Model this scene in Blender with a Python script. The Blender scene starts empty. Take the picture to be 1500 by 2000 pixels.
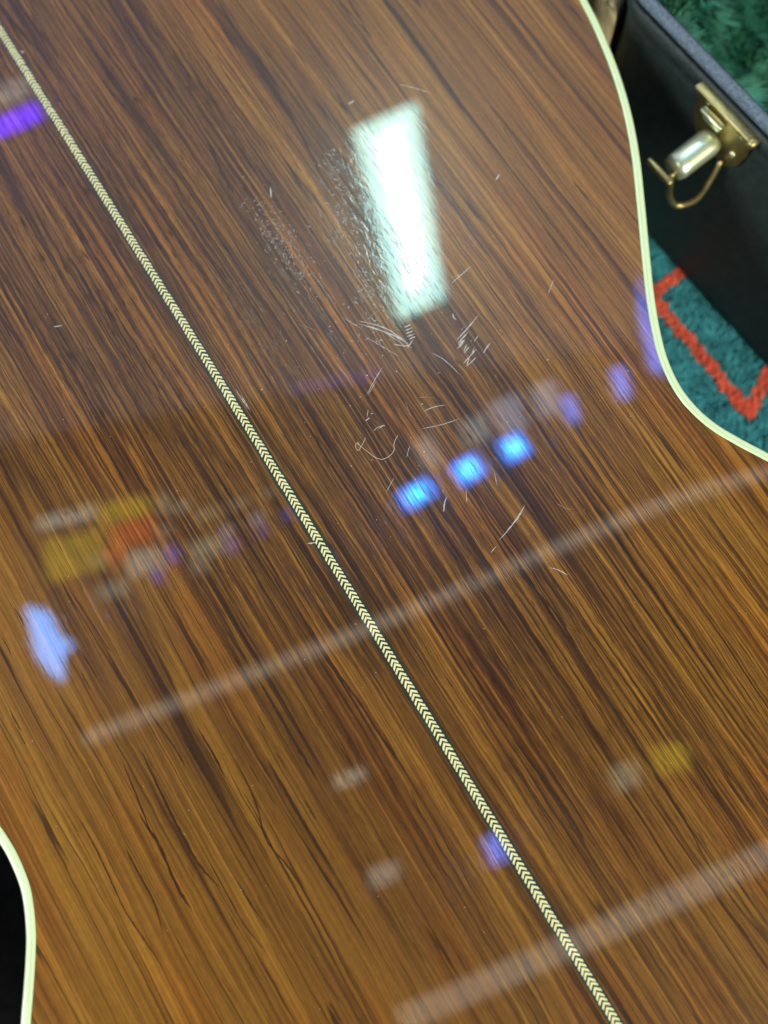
import bpy, bmesh, math, random
from mathutils import Vector, Matrix, noise as mnoise

random.seed(7)
scene = bpy.context.scene
COL = scene.collection
PI = math.pi

# ---------------------------------------------------------------- camera
cam_d = bpy.data.cameras.new('camera')
cam_o = bpy.data.objects.new('camera', cam_d)
COL.objects.link(cam_o)
cam_o.location = (0.0, -0.09923, 0.34605)
cam_o.rotation_euler = (math.radians(16), 0, 0)
cam_d.sensor_fit = 'VERTICAL'
cam_d.sensor_height = 24.0
cam_d.lens = 12.0 / math.tan(math.radians(24))
cam_d.clip_start = 0.01
cam_d.clip_end = 100
cam_d.dof.use_dof = True
cam_d.dof.focus_distance = 0.358
cam_d.dof.aperture_fstop = (cam_d.lens / 1000) / 0.0064
scene.camera = cam_o

# ---------------------------------------------------------------- world and added area lamps
world = bpy.data.worlds.new('World')
scene.world = world
world.use_nodes = True
bg = world.node_tree.nodes['Background']
bg.inputs[0].default_value = (0.72, 0.76, 0.96, 1)
bg.inputs[1].default_value = 0.66

def area(name, loc, target, sx, sy, power, color):
    d = bpy.data.lights.new(name, 'AREA')
    d.shape = 'RECTANGLE'; d.size = sx; d.size_y = sy
    d.energy = power; d.color = color
    o = bpy.data.objects.new(name, d); COL.objects.link(o)
    o.location = loc
    o.rotation_euler = (Vector(target) - Vector(loc)).to_track_quat('-Z', 'Y').to_euler()
    return o
area('added_light_right', (1.35, -1.80, 2.25), (0.05, 0.02, 0), 0.6, 1.2, 172, (1.0, 0.97, 0.78))  # added unseen lamp for wood and carpet, outside the lacquer's mirror zone
area('added_light_back', (-2.2, -0.9, 2.25), (0, 0, 0), 0.6, 1.2, 92, (0.92, 1.0, 0.88))  # added unseen lamp that brightens the upper case wall

scene.view_settings.view_transform = 'Standard'
scene.view_settings.look = 'None'
scene.view_settings.exposure = 0.0
scene.view_settings.gamma = 1.0
scene.cycles.use_denoising = True
scene.cycles.max_bounces = 6
scene.cycles.sample_clamp_indirect = 6.0

# ---------------------------------------------------------------- helpers
def link(name, me, mat=None, parent=None, smooth=False):
    o = bpy.data.objects.new(name, me)
    COL.objects.link(o)
    if mat is not None and not me.materials: me.materials.append(mat)
    if parent is not None: o.parent = parent
    if smooth:
        for p in me.polygons: p.use_smooth = True
    return o

def mesh(name, verts, faces):
    me = bpy.data.meshes.new(name)
    me.from_pydata([tuple(v) for v in verts], [], faces)
    me.update()
    return me

def bm_obj(name, bm, mat, parent=None, smooth=False):
    bmesh.ops.recalc_face_normals(bm, faces=bm.faces)
    me = bpy.data.meshes.new(name)
    bm.to_mesh(me); bm.free()
    return link(name, me, mat, parent, smooth)

def root(name, label, cat, loc, rotz=0.0, group=None):
    o = bpy.data.objects.new(name, None)
    COL.objects.link(o)
    o.location = loc; o.rotation_euler = (0, 0, rotz)
    o.empty_display_size = 0.02
    o['label'] = label; o['category'] = cat
    if group: o['group'] = group
    return o

def tag(o, label, cat, group=None):
    o['label'] = label; o['category'] = cat
    if group: o['group'] = group
    return o

def add_box(bm, c, s, mat4=None, bevel=0.0, seg=2):
    r = bmesh.ops.create_cube(bm, size=1.0)
    vs = r['verts']
    for v in vs:
        v.co = Vector((v.co.x * s[0] + c[0], v.co.y * s[1] + c[1], v.co.z * s[2] + c[2]))
    if bevel > 0:
        es = list({e for v in vs for e in v.link_edges})
        rb = bmesh.ops.bevel(bm, geom=es, offset=bevel, segments=seg, affect='EDGES', profile=0.5)
        vs = list({v for f in rb['faces'] for v in f.verts} | {v for v in vs if v.is_valid})
    if mat4 is not None:
        for v in vs: v.co = mat4 @ v.co
    return vs

def catmull(pts, n):
    P = [Vector(p) for p in pts]
    out = []
    for i in range(len(P) - 1):
        p0 = P[i - 1] if i > 0 else P[i] * 2 - P[i + 1]
        p1, p2 = P[i], P[i + 1]
        p3 = P[i + 2] if i + 2 < len(P) else P[i + 1] * 2 - P[i]
        for k in range(n):
            t = k / n
            out.append(0.5 * ((2 * p1) + (p2 - p0) * t + (2 * p0 - 5 * p1 + 4 * p2 - p3) * t * t
                              + (3 * p1 - p0 - 3 * p2 + p3) * t ** 3))
    out.append(P[-1])
    return out

def tube(bm, pts, r, n=8, cap=True):
    pts = [Vector(p) for p in pts]
    rings = []
    up = Vector((0, 0, 1))
    for i, p in enumerate(pts):
        a = pts[max(i - 1, 0)]; b = pts[min(i + 1, len(pts) - 1)]
        t = (b - a).normalized()
        s = t.cross(up)
        if s.length < 1e-4: s = t.cross(Vector((1, 0, 0)))
        s.normalize(); q = s.cross(t)
        rr = r[i] if isinstance(r, (list, tuple)) else r
        rings.append([bm.verts.new(p + s * math.cos(2 * PI * k / n) * rr + q * math.sin(2 * PI * k / n) * rr) for k in range(n)])
    for i in range(len(rings) - 1):
        for k in range(n):
            bm.faces.new((rings[i][k], rings[i][(k + 1) % n], rings[i + 1][(k + 1) % n], rings[i + 1][k]))
    if cap:
        bm.faces.new(rings[0][::-1]); bm.faces.new(rings[-1])

# ---------------------------------------------------------------- materials
class NT:
    def __init__(self, name):
        self.m = bpy.data.materials.new(name); self.m.use_nodes = True
        self.t = self.m.node_tree
        self.b = self.t.nodes['Principled BSDF']
    def new(self, typ, **kw):
        n = self.t.nodes.new(typ)
        for k, v in kw.items(): setattr(n, k, v)
        return n
    def put(self, sock, v):
        if isinstance(v, bpy.types.NodeSocket): self.t.links.new(v, sock)
        else: sock.default_value = v
    def math(self, op, a, b=0.0, clamp=False):
        n = self.new('ShaderNodeMath', operation=op, use_clamp=clamp)
        self.put(n.inputs[0], a); self.put(n.inputs[1], b)
        return n.outputs[0]
    def xyz(self, x, y, z=0.0):
        n = self.new('ShaderNodeCombineXYZ')
        for i, v in enumerate((x, y, z)): self.put(n.inputs[i], v)
        return n.outputs[0]
    def noise(self, vec, detail=2.0, rough=0.5, dist=0.0):
        n = self.new('ShaderNodeTexNoise')
        self.put(n.inputs['Vector'], vec)
        n.inputs['Scale'].default_value = 1.0
        n.inputs['Detail'].default_value = detail
        n.inputs['Roughness'].default_value = rough
        n.inputs['Distortion'].default_value = dist
        return n.outputs['Fac']
    def ramp(self, fac, stops, interp='LINEAR'):
        n = self.new('ShaderNodeValToRGB')
        cr = n.color_ramp; cr.interpolation = interp
        while len(cr.elements) < len(stops): cr.elements.new(0.5)
        for e, (p, c) in zip(cr.elements, stops):
            e.position = p; e.color = (*c, 1) if len(c) == 3 else c
        self.put(n.inputs[0], fac)
        return n.outputs[0]
    def step(self, v, lo, hi, a=0.0, b=1.0):
        n = self.new('ShaderNodeMapRange', interpolation_type='SMOOTHSTEP')
        self.put(n.inputs['Value'], v)
        n.inputs['From Min'].default_value = lo; n.inputs['From Max'].default_value = hi
        n.inputs['To Min'].default_value = a; n.inputs['To Max'].default_value = b
        return n.outputs[0]
    def mix(self, fac, a, b, blend='MIX'):
        n = self.new('ShaderNodeMix', data_type='RGBA', blend_type=blend)
        self.put(n.inputs[0], fac)
        for s, v in ((n.inputs[6], a), (n.inputs[7], b)):
            self.put(s, v if isinstance(v, bpy.types.NodeSocket) else (*v, 1))
        return n.outputs[2]
    def obj_mm(self):
        tc = self.new('ShaderNodeTexCoord')
        s = self.new('ShaderNodeVectorMath', operation='SCALE')
        self.put(s.inputs[0], tc.outputs['Object']); s.inputs[3].default_value = 1000.0
        sp = self.new('ShaderNodeSeparateXYZ'); self.put(sp.inputs[0], s.outputs[0])
        return sp.outputs[0], sp.outputs[1], sp.outputs[2], s.outputs[0]
    def base(self, **kw):
        for k, v in kw.items(): self.put(self.b.inputs[k.replace('_', ' ')], v)

def lacquer(N, u, v, pores=None, strength=1.0):
    """clear gloss lacquer over the wood: fine ripples along the grain, dull rubbed patches"""
    fine = N.noise(N.xyz(N.math('MULTIPLY', u, 0.14), N.math('MULTIPLY', v, 1.5), 4.0), 1.0, 0.5)
    peel = N.noise(N.xyz(N.math('MULTIPLY', u, 0.10), N.math('MULTIPLY', v, 0.16), 9.0), 1.0)
    # rubbed, scuffed patch beside the lamp reflection
    us = N.math('ADD', u, 94.0)
    du = N.math('MULTIPLY', us, 0.021)
    dv = N.math('MULTIPLY', N.math('SUBTRACT', N.math('ADD', v, N.math('MULTIPLY', us, 0.333)), 63.5), 0.075)
    d2 = N.math('ADD', N.math('MULTIPLY', du, du), N.math('MULTIPLY', dv, dv))
    patch = N.math('MULTIPLY', N.step(d2, 0.15, 1.1, 1.0, 0.0), N.step(N.noise(N.xyz(N.math('MULTIPLY', u, 0.22), N.math('MULTIPLY', v, 0.35), 2.0), 3.0, 0.6), 0.42, 0.58))
    scuff = N.noise(N.xyz(N.math('MULTIPLY', u, 0.9), N.math('MULTIPLY', v, 1.2), 7.0), 2.0, 0.6)
    h = N.math('ADD', N.math('MULTIPLY', fine, 0.0026 * strength), N.math('MULTIPLY', peel, 0.0035 * strength))
    h = N.math('ADD', h, N.math('MULTIPLY', N.math('MULTIPLY', scuff, patch), 0.011 * strength))
    if pores is not None: h = N.math('SUBTRACT', h, N.math('MULTIPLY', pores, 0.0045))
    bp = N.new('ShaderNodeBump')
    bp.inputs['Strength'].default_value = 1.0
    bp.inputs['Distance'].default_value = 0.001
    N.put(bp.inputs['Height'], h)
    N.put(N.b.inputs['Coat Normal'], bp.outputs[0])
    if pores is not None:
        N.put(N.b.inputs['Coat Weight'], N.math('SUBTRACT', 1.0, N.math('MULTIPLY', pores, 0.75), True))
    else:
        N.b.inputs['Coat Weight'].default_value = 1.0
    N.b.inputs['Coat Roughness'].default_value = 0.012
    N.b.inputs['Coat IOR'].default_value = 1.5
    N.b.inputs['Specular IOR Level'].default_value = 0.32
    N.b.inputs['Roughness'].default_value = 0.30

def make_rosewood():
    N = NT('rosewood')
    u, v, w, p = N.obj_mm()
    M = N.math
    bv = M('ABSOLUTE', v)              # bookmatched halves
    wob1 = M('MULTIPLY', M('SUBTRACT', N.noise(N.xyz(M('MULTIPLY', u, .008), M('MULTIPLY', bv, .03), 1.), 1.0), .5), 4.5)
    wob2 = M('MULTIPLY', M('SUBTRACT', N.noise(N.xyz(M('MULTIPLY', u, .09), M('MULTIPLY', v, .25), 5.), 2.0), .5), 1.0)
    vv = M('ADD', M('ADD', bv, wob1), wob2)
    a = N.noise(N.xyz(M('MULTIPLY', u, .005), M('MULTIPLY', vv, .11), 0.3), 2.0, .5)
    b = N.noise(N.xyz(M('MULTIPLY', u, .009), M('MULTIPLY', vv, .50), 3.1), 3.0, .55)
    c = N.noise(N.xyz(M('MULTIPLY', u, .010), M('MULTIPLY', vv, 1.25), 6.2), 2.0, .55)
    d = N.noise(N.xyz(M('MULTIPLY', u, .12), M('MULTIPLY', M('ADD', v, wob1), 3.0), 8.4), 2.0, .6)
    s = M('ADD', M('MULTIPLY', a, .26), M('MULTIPLY', b, .34))
    # crisp fibres right of the seam, softer broad figure on the lower left
    soft = N.step(M('SUBTRACT', M('MULTIPLY', v, -1.0), M('MULTIPLY', u, -.45)), -5.0, 75.0, 1.0, .35)
    soft = M('MULTIPLY', soft, N.step(M('SUBTRACT', v, M('MULTIPLY', u, .35)), 85.0, 170.0, 1.0, .5))
    s = M('ADD', s, M('ADD', M('MULTIPLY', M('MULTIPLY', M('SUBTRACT', c, .5), soft), .56), .14))
    s = M('ADD', s, M('ADD', M('MULTIPLY', M('MULTIPLY', M('SUBTRACT', d, .5), soft), .24), .06))
    # heartwood darker and redder by the centre seam, paler and more golden towards the edges
    av = M('ABSOLUTE', v)
    edge = N.step(M('ADD', av, M('MULTIPLY', M('SUBTRACT', a, .5), 60.0)), 25.0, 135.0)
    s = M('ADD', s, M('MULTIPLY', M('SUBTRACT', edge, .45), .060))
    col = N.ramp(s, [(.33, (.027, .0100, .0040)), (.41, (.070, .0285, .0066)), (.48, (.128, .0545, .0092)),
                     (.55, (.186, .082, .0125)), (.66, (.275, .130, .020))])
    hue = N.noise(N.xyz(M('MULTIPLY', u, .010), M('MULTIPLY', vv, .055), 12.0), 2.0)
    red = N.mix(N.step(hue, .48, .68, 0, .30), col, (1.25, .82, .62), 'MULTIPLY')
    gold = N.mix(M('MULTIPLY', edge, .55), red, (1.05, 1.07, .95), 'MULTIPLY')
    mott = N.noise(N.xyz(M('MULTIPLY', u, .35), M('MULTIPLY', v, .55), 15.0), 3.0, .65)
    gold = N.mix(N.step(mott, .3, .7, .0, .30), gold, (1.55, 1.5, 1.4), 'MULTIPLY')
    # dark growth lines: contour lines of stretched noise wander along the grain
    def contour(su, sv, z, wd, lvl=.5):
        n = N.noise(N.xyz(M('MULTIPLY', u, su), M('MULTIPLY', vv, sv), z), 1.0)
        return N.step(M('ABSOLUTE', M('SUBTRACT', n, lvl)), wd * .25, wd, 1.0, 0.0)
    brk = N.step(N.noise(N.xyz(M('MULTIPLY', u, .022), M('MULTIPLY', bv, .35), 21.0), 2.0), .30, .48)
    l1 = M('MULTIPLY', contour(.003, .20, 30.0, .016), .80)
    l2 = M('MULTIPLY', contour(.004, .62, 34.0, .036, .53), .78)
    l3 = M('MULTIPLY', contour(.005, .85, 39.0, .042, .47), .74)
    lines = M('MULTIPLY', M('MAXIMUM', l1, M('MULTIPLY', M('MAXIMUM', l2, l3), N.step(soft, .3, 1.0, .35, 1.0))), brk)
    col2 = N.mix(lines, gold, (.016, .0068, .0032))
    # open pores: short dark dashes, dense in the dark heartwood
    pn = N.noise(N.xyz(M('MULTIPLY', u, .13), M('MULTIPLY', M('ADD', v, wob1), 2.7), 44.0), 1.0)
    pm = N.noise(N.xyz(M('MULTIPLY', u, .012), M('MULTIPLY', vv, .09), 47.0), 2.0)
    dens = M('ADD', M('MULTIPLY', N.step(pm, .35, .62), .10), M('MULTIPLY', edge, -.07))
    pores = M('MULTIPLY', N.step(M('ADD', pn, dens), .67, .74), soft)
    col3 = N.mix(M('MULTIPLY', pores, .72), col2, (.010, .005, .003))
    N.base(Base_Color=col3)
    lacquer(N, u, v, pores)
    return N.m

def make_plain_lacquered(name, color, coat=1.0, var=.12, su=.05, sv=.6):
    N = NT(name)
    u, v, w, p = N.obj_mm()
    n = N.noise(N.xyz(N.math('MULTIPLY', u, su), N.math('MULTIPLY', v, sv), N.math('MULTIPLY', w, .6)), 3.0, .6)
    col = N.mix(n, tuple(c * (1 - var) for c in color), tuple(min(1, c * (1 + var)) for c in color))
    N.base(Base_Color=col)
    lacquer(N, u, v)
    N.b.inputs['Coat Weight'].default_value = coat
    return N.m

def make_simple(name, color, rough=.6, var=.2, scale=1.0, metallic=0.0, bump=0.0, bscale=1.0, spec=.5):
    N = NT(name)
    u, v, w, p = N.obj_mm()
    vs = N.new('ShaderNodeVectorMath', operation='SCALE'); N.put(vs.inputs[0], p); vs.inputs[3].default_value = scale
    n = N.noise(vs.outputs[0], 4.0, .6)
    col = N.mix(N.step(n, .25, .75), tuple(c * (1 - var) for c in color), tuple(c * (1 + var) for c in color))
    N.base(Base_Color=col, Roughness=rough, Metallic=metallic)
    N.b.inputs['Specular IOR Level'].default_value = spec
    if bump > 0:
        vb = N.new('ShaderNodeVectorMath', operation='SCALE'); N.put(vb.inputs[0], p); vb.inputs[3].default_value = bscale
        nb = N.noise(vb.outputs[0], 2.0, .6)
        bp = N.new('ShaderNodeBump'); bp.inputs['Distance'].default_value = bump
        N.put(bp.inputs['Height'], nb); N.put(N.b.inputs['Normal'], bp.outputs[0])
    return N.m

def make_emit(name, color, strength=1.0):
    N = NT(name)
    N.base(Base_Color=(.02, .02, .02, 1), Emission_Color=(*color, 1), Emission_Strength=strength)
    return N.m

M_WOOD = make_rosewood()
M_VEIN = make_plain_lacquered('dark_vein_wood', (.036, .016, .0065), var=.6)
M_SIDE = make_plain_lacquered('rosewood_side', (.07, .03, .012), var=.5)
M_BIND = make_plain_lacquered('cream_binding', (.62, .76, .44), var=.03)
M_BLINE = make_plain_lacquered('binding_line', (.46, .58, .44), var=.1)
M_EBONY = make_plain_lacquered('black_inlay_wood', (.020, .030, .027), var=.4)
M_MAPLE = make_plain_lacquered('pale_inlay_wood', (.70, .67, .36), var=.14, su=.5, sv=1.5)
M_SCR = make_simple('scratched_lacquer', (.40, .40, .38), .5, .35)
M_SCUFF_GLINT = make_simple('scuffs_and_glints', (.22, .22, .215), .35, .3)
M_LINT = make_simple('pale_lint', (.55, .49, .38), .7, .1)
M_BRASS = make_simple('worn_brass', (.50, .40, .18), .42, .25, .15, 1.0, .0002, .3)
M_CHROME = make_simple('bright_plated_brass', (.82, .88, .62), .30, .05, .1, .80)
M_TOLEX = make_simple('black_vinyl', (.030, .042, .043), .50, .3, .2, 0.0, .0004, 1.2, .35)
M_TRIM = make_simple('blue_grey_edging', (.115, .150, .205), .75, .35, .8, 0.0, .0006, .9, .2)
M_PLUSH = make_simple('green_plush', (.105, .36, .235), .85, .55, .08, 0.0, 0.0, 1.0, .15)
M_PLUSHBASE = make_simple('green_plush_backing', (.012, .085, .052), .9, .5, .1, spec=.05)
M_TEAL = make_simple('teal_carpet_yarn', (.060, .290, .345), .9, .45, .12, spec=.05)
M_RED = make_simple('red_carpet_yarn', (.78, .150, .095), .9, .35, .2, spec=.05)
M_CARPET = make_simple('teal_carpet_backing', (.045, .24, .28), .95, .4, .1, spec=.05)
M_BLACK = make_simple('black_sheet', (.0035, .0035, .004), .95, .3, .2, spec=.03)
M_SUEDE = make_simple('tan_suede', (.34, .29, .17), .9, .35, .12, 0.0, .0004, .6, .1)
M_CEIL = make_simple('dark_ceiling', (.035, .030, .028), .9, .2, .004, spec=.1)
M_HOUS = make_simple('lamp_housing', (.10, .10, .10), .5, .1)

# ---------------------------------------------------------------- guitar
ANG = math.radians(-58.3792)
OX, OY = -0.0164772, -0.0155578
DEPTH = 0.115                      # carpet to crown of the back
RAD = 3.5                          # radius of the arched back
guitar = root('acoustic_guitar', 'glossy rosewood acoustic guitar lying face down, scratched back with herringbone centre strip', 'guitar', (OX, OY, -DEPTH), ANG)

def Z(u, v, lift=0.0):             # metres in, height above the carpet out
    return DEPTH - (u * u + v * v) / (2 * RAD) + lift

# outline of the body, mm along (u) and across (v) the centre strip
OUT_R = [(-437, 0), (-436, 40), (-425, 95), (-395, 146), (-345, 184), (-290, 202), (-240, 206), (-190, 202), (-160, 196.4), (-137.94, 190.58), (-122.66, 187.2), (-103.34, 181.6), (-85.84, 174.9), (-69.51, 166.9),
         (-51.74, 156.6), (-34.74, 146.47), (-21.38, 138.78), (-10.36, 133.2), (-0.79, 129.4), (8.89, 127.4), (17.6, 127.64),
         (25.6, 129.62), (34.13, 133.62), (42.33, 138.1), (58, 146.5), (80, 156), (105, 161.5), (130, 161), (160, 152), (188, 132), (206, 100), (214, 55), (216, 0)]
OUT_L = [(-437, 0), (-436, -40), (-425, -95), (-395, -146), (-345, -184), (-290, -202), (-240, -206), (-190, -202), (-150, -191), (-110, -175), (-75, -157.5), (-40, -140), (-12, -129), (8, -124.4), (17.91, -122.9),
         (26.0, -122.2), (34.9, -122.8), (40.86, -124.4), (46.13, -126.5), (49.89, -128.3), (55.77, -131.7), (61.43, -135.2), (69.48, -140.2),
         (85, -148.5), (105, -155), (130, -156), (160, -148), (188, -130), (206, -98), (214, -55), (216, 0)]
OUT_L = [(x, y - 3.2 if y else 0) for x, y in OUT_L]
def smooth_outline(pts):
    return [(p.x / 1000, p.y / 1000) for p in catmull([(x, y, 0) for x, y in pts], 7)]
OR, OL = smooth_outline(OUT_R), smooth_outline(OUT_L)

def offset_path(path, d, sgn):     # move the outline inwards by d
    out = []
    for i, (x, y) in enumerate(path):
        a = path[max(i - 1, 0)]; b = path[min(i + 1, len(path) - 1)]
        tx, ty = b[0] - a[0], b[1] - a[1]
        L = math.hypot(tx, ty) or 1
        nx, ny = (ty / L, -tx / L) if sgn > 0 else (-ty / L, tx / L)
        xx, yy = x + nx * d, y + ny * d
        if i in (0, len(path) - 1): yy = 0
        out.append((xx, yy))
    return out
BW = 0.0031                        # binding width
HS = 0.00196                       # half width of the centre strip

def back_plate(path, sgn):
    inner = offset_path(path, BW, sgn)
    K = 48
    vs, fs = [], []
    pts = [(x, y) for x, y in inner if abs(y) > HS * 1.02]
    for (x, y) in pts:
        for k in range(K + 1):
            t = k / K
            yy = sgn * HS + (y - sgn * HS) * t
            vs.append((x, yy, Z(x, yy)))
    for i in range(len(pts) - 1):
        for k in range(K):
            a = i * (K + 1) + k
            f = (a, a + 1, a + K + 2, a + K + 1)
            fs.append(f[::-1] if sgn > 0 else f)
    o = link('back_plate', mesh('back_plate', vs, fs), M_WOOD, guitar, True)
    if o.data.polygons[len(fs) // 2].normal.z < 0: o.data.flip_normals()
    return o
back_plate(OR, 1); back_plate(OL, -1)

# binding and side, swept right round the outline
ring = OR + OL[::-1][1:-1]
ringN = []
for i, (x, y) in enumerate(ring):
    a = ring[i - 1]; b = ring[(i + 1) % len(ring)]
    tx, ty = b[0] - a[0], b[1] - a[1]; L = math.hypot(tx, ty)
    nx, ny = ty / L, -tx / L
    if nx * (x + .1) + ny * y > 0: nx, ny = -nx, -ny       # inward (provisional, fixed below)
    ringN.append((nx, ny))
# consistent inward normals from the winding
area2 = sum(ring[i][0] * ring[(i + 1) % len(ring)][1] - ring[(i + 1) % len(ring)][0] * ring[i][1] for i in range(len(ring)))
for i in range(len(ring)):
    a = ring[i - 1]; b = ring[(i + 1) % len(ring)]
    tx, ty = b[0] - a[0], b[1] - a[1]; L = math.hypot(tx, ty)
    ringN[i] = (-ty / L, tx / L) if area2 > 0 else (ty / L, -tx / L)

def sweep(name, prof, mat, parent, closed=False):
    """prof: (inset, height relative to the back surface) list"""
    vs, fs = [], []
    n = len(prof)
    for (x, y), (nx, ny) in zip(ring, ringN):
        for d, h in prof:
            xx, yy = x + nx * d, y + ny * d
            vs.append((xx, yy, Z(xx, yy) + h))
    m = len(ring)
    for i in range(m):
        j = (i + 1) % m
        for k in range(n if closed else n - 1):
            k2 = (k + 1) % n
            fs.append((i * n + k, i * n + k2, j * n + k2, j * n + k))
    me = mesh(name, vs, fs)
    bm = bmesh.new(); bm.from_mesh(me); bmesh.ops.recalc_face_normals(bm, faces=bm.faces); bm.to_mesh(me); bm.free()
    return link(name, me, mat, parent, True)
r_ = 0.0011
prof = [(BW, -.004), (BW, .00002), (BW * .75, .00006), (r_ + .0004, .00004)]
for k in range(6):
    t = k / 5 * PI / 2
    prof.append((r_ - math.sin(t) * r_, -r_ + math.cos(t) * r_))
prof += [(0, -.0065), (.001, -.007)]
binding = sweep('binding', prof, M_BIND, guitar)
sweep('binding_line', [(.00205, .00010), (.00198, .00013), (.00188, .00013), (.00181, .00010)], M_BLINE, binding)
def side_wall():
    vs, fs = [], []
    rows = [0.0, .2, .6, 1.0]
    for (x, y), (nx, ny) in zip(ring, ringN):
        xx, yy = x + nx * .0007, y + ny * .0007
        zt = Z(xx, yy) - .0066
        for t in rows: vs.append((xx, yy, zt + (.004 - zt) * t))
    m, n = len(ring), len(rows)
    for i in range(m):
        j = (i + 1) % m
        for k in range(n - 1): fs.append((i * n + k, i * n + k + 1, j * n + k + 1, j * n + k))
    b = len(vs)
    vs.extend([(x, y, .004) for x, y in ring]); fs.append(tuple(range(b, b + m)))
    me = mesh('side', vs, fs)
    bm = bmesh.new(); bm.from_mesh(me); bmesh.ops.recalc_face_normals(bm, faces=bm.faces); bm.to_mesh(me); bm.free()
    link('side', me, M_SIDE, guitar)
    # front binding rests on the carpet
    vs, fs = [], []
    for (x, y), (nx, ny) in zip(ring, ringN):
        vs += [(x, y, .0065), (x, y, .0002), (x + nx * .004, y + ny * .004, .0001)]
    for i in range(m):
        j = (i + 1) % m
        for k in range(2): fs.append((i * 3 + k, i * 3 + k + 1, j * 3 + k + 1, j * 3 + k))
    link('front_binding', mesh('front_binding', vs, fs), M_BIND, guitar)
side_wall()

# centre strip: black bar with pale chevrons let into it
def strip():
    vs, fs = [], []
    n = 140
    for i in range(n + 1):
        x = -.4339 + (.2129 + .4339) * i / n
        for y, h in ((-HS, -.001), (-HS, .00003), (0, .00003), (HS, .00003), (HS, -.001)):
            vs.append((x, y, Z(x, y, h)))
    for i in range(n):
        for k in range(4): fs.append((i * 5 + k, i * 5 + k + 5, i * 5 + k + 6, i * 5 + k + 1))
    return link('centre_strip', mesh('centre_strip', vs, fs), M_EBONY, guitar)
cstrip = strip()
def chevron_mesh():
    hw, th, run = .00130, .00082, .00122     # half width, thickness along the strip, sweep-back
    prof = [(run, -hw), (0, -.0), (run, hw), (run + th, hw * .97), (th, 0), (run + th, -hw * .97)]
    vs = [(x, y, 0.00005) for x, y in prof] + [(x, y, -.0003) for x, y in prof]
    fs = [(0, 5, 4, 1), (1, 4, 3, 2)]
    for k in range(6): fs.append((k, (k + 1) % 6, 6 + (k + 1) % 6, 6 + k))
    me = mesh('chevron_inlay', vs, fs)
    bm = bmesh.new(); bm.from_mesh(me); bmesh.ops.recalc_face_normals(bm, faces=bm.faces); bm.to_mesh(me); bm.free()
    if me.polygons[0].normal.z < 0: me.flip_normals()
    me.materials.append(M_MAPLE)
    return me
cm = chevron_mesh()
PITCH = .00153
for i in range(264):
    x = -.2410 + PITCH * i
    o = link('chevron_inlay', cm, None, cstrip)
    o.location = (x + random.uniform(-5e-5, 5e-5), random.uniform(-4e-5, 4e-5), Z(x, 0) + .00003)
    o.rotation_euler = (0, x / RAD, random.uniform(-.05, .05))
    o.scale = (random.uniform(.90, 1.12), random.uniform(.95, 1.04), 1)
rest_v, rest_f = [], []
for x0, x1 in ((-.432, -.2430), (.1640, .211)):
    for i in range(int((x1 - x0) / PITCH)):
        x = x0 + i * PITCH; b = len(rest_v)
        rest_v += [(v.co.x + x, v.co.y, v.co.z + Z(x, 0) + .00003) for v in cm.vertices]
        rest_f += [tuple(k + b for k in p.vertices) for p in cm.polygons]
o = link('chevron_row', mesh('chevron_row', rest_v, rest_f), M_MAPLE, cstrip); o['kind'] = 'stuff'

VEINS= [([[24.32, -102.49], [34.75, -102.05], [45.42, -102.35], [57.39, -102.93], [67.74, -101.9], [76.24, -101.09]], 3.2), ([[11.98, -15.89], [28.3, -16.21], [41.51, -15.2], [54.11, -14.86], [66.9, -13.87]], 6), ([[18.81, -37.48], [27.86, -37.38], [40.17, -37.5], [48.96, -37.41], [54.97, -37.47]], 8), ([[41.33, -46.96], [53.39, -47.01], [65.25, -47.06], [78.91, -46.57]], 7), ([[19.88, -77.51], [32.39, -78.3], [45.7, -78.8], [57.54, -78.6], [66.16, -76.68]], 6), ([[34.83, -86.82], [46.34, -85.95], [58.98, -87.01], [67.39, -86.65]], 7), ([[9.44, -70.11], [18.88, -69.17], [27.17, -68.52], [31.36, -68.77]], 4), ([[3.8, 47.86], [30.09, 47.35], [50.63, 50.16], [65.19, 48.98], [83.55, 48.95], [100.1, 48.64], [118.88, 48.37], [134.93, 47.05]], 8), ([[74.42, 18.19], [89.09, 19.4], [101.52, 20.14], [113.0, 19.59]], 8), ([[-35.87, -73.46], [-25.82, -72.45], [-15.21, -71.83], [-10.27, -71.27]], 3), ([[-16.42, -79.12], [-10.36, -78.78], [-5.13, -78.56]], 3.5), ([[-27.37, -58.27], [-22.32, -57.75], [-17.11, -57.52]], 2.5), ([[20.35, -83.8], [30.11, -84.78], [44.3, -86.54]], 4), ([[41.89, -94.55], [47.59, -94.76], [59.18, -94.7], [69.21, -96.88]], 4), ([[36.57, -54.69], [51.18, -56.13], [61.48, -58.64], [70.72, -57.18], [81.08, -56.44]], 4), ([[45.03, -57.79], [53.69, -57.58], [66.73, -58.26], [78.72, -57.61]], 3), ([[66.03, -71.52], [74.42, -71.25], [82.51, -70.52]], 3), ([[71.03, -15.56], [76.53, -16.34], [80.05, -16.96]], 2.5), ([[-204.3, 73.21], [-173.22, 72.19], [-140.39, 70.04], [-113.83, 66.75]], 10), ([[-154.32, 40.92], [-139.94, 39.07], [-127.32, 38.07]], 10), ([[-81.8, 31.91], [-62.1, 32.06], [-46.87, 32.65], [-28.98, 31.43]], 6), ([[52.58, -75.81], [67.54, -75.77], [79.05, -75.61], [88.05, -74.08]], 3), ([[92.96, -63.49], [104.16, -63.43], [110.66, -63.13]], 2.5), ([[21.29, -65.27], [30.21, -65.01], [39.02, -64.76]], 4), ([[22.78, -59.99], [31.7, -59.77], [40.11, -60.18]], 5)]
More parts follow.
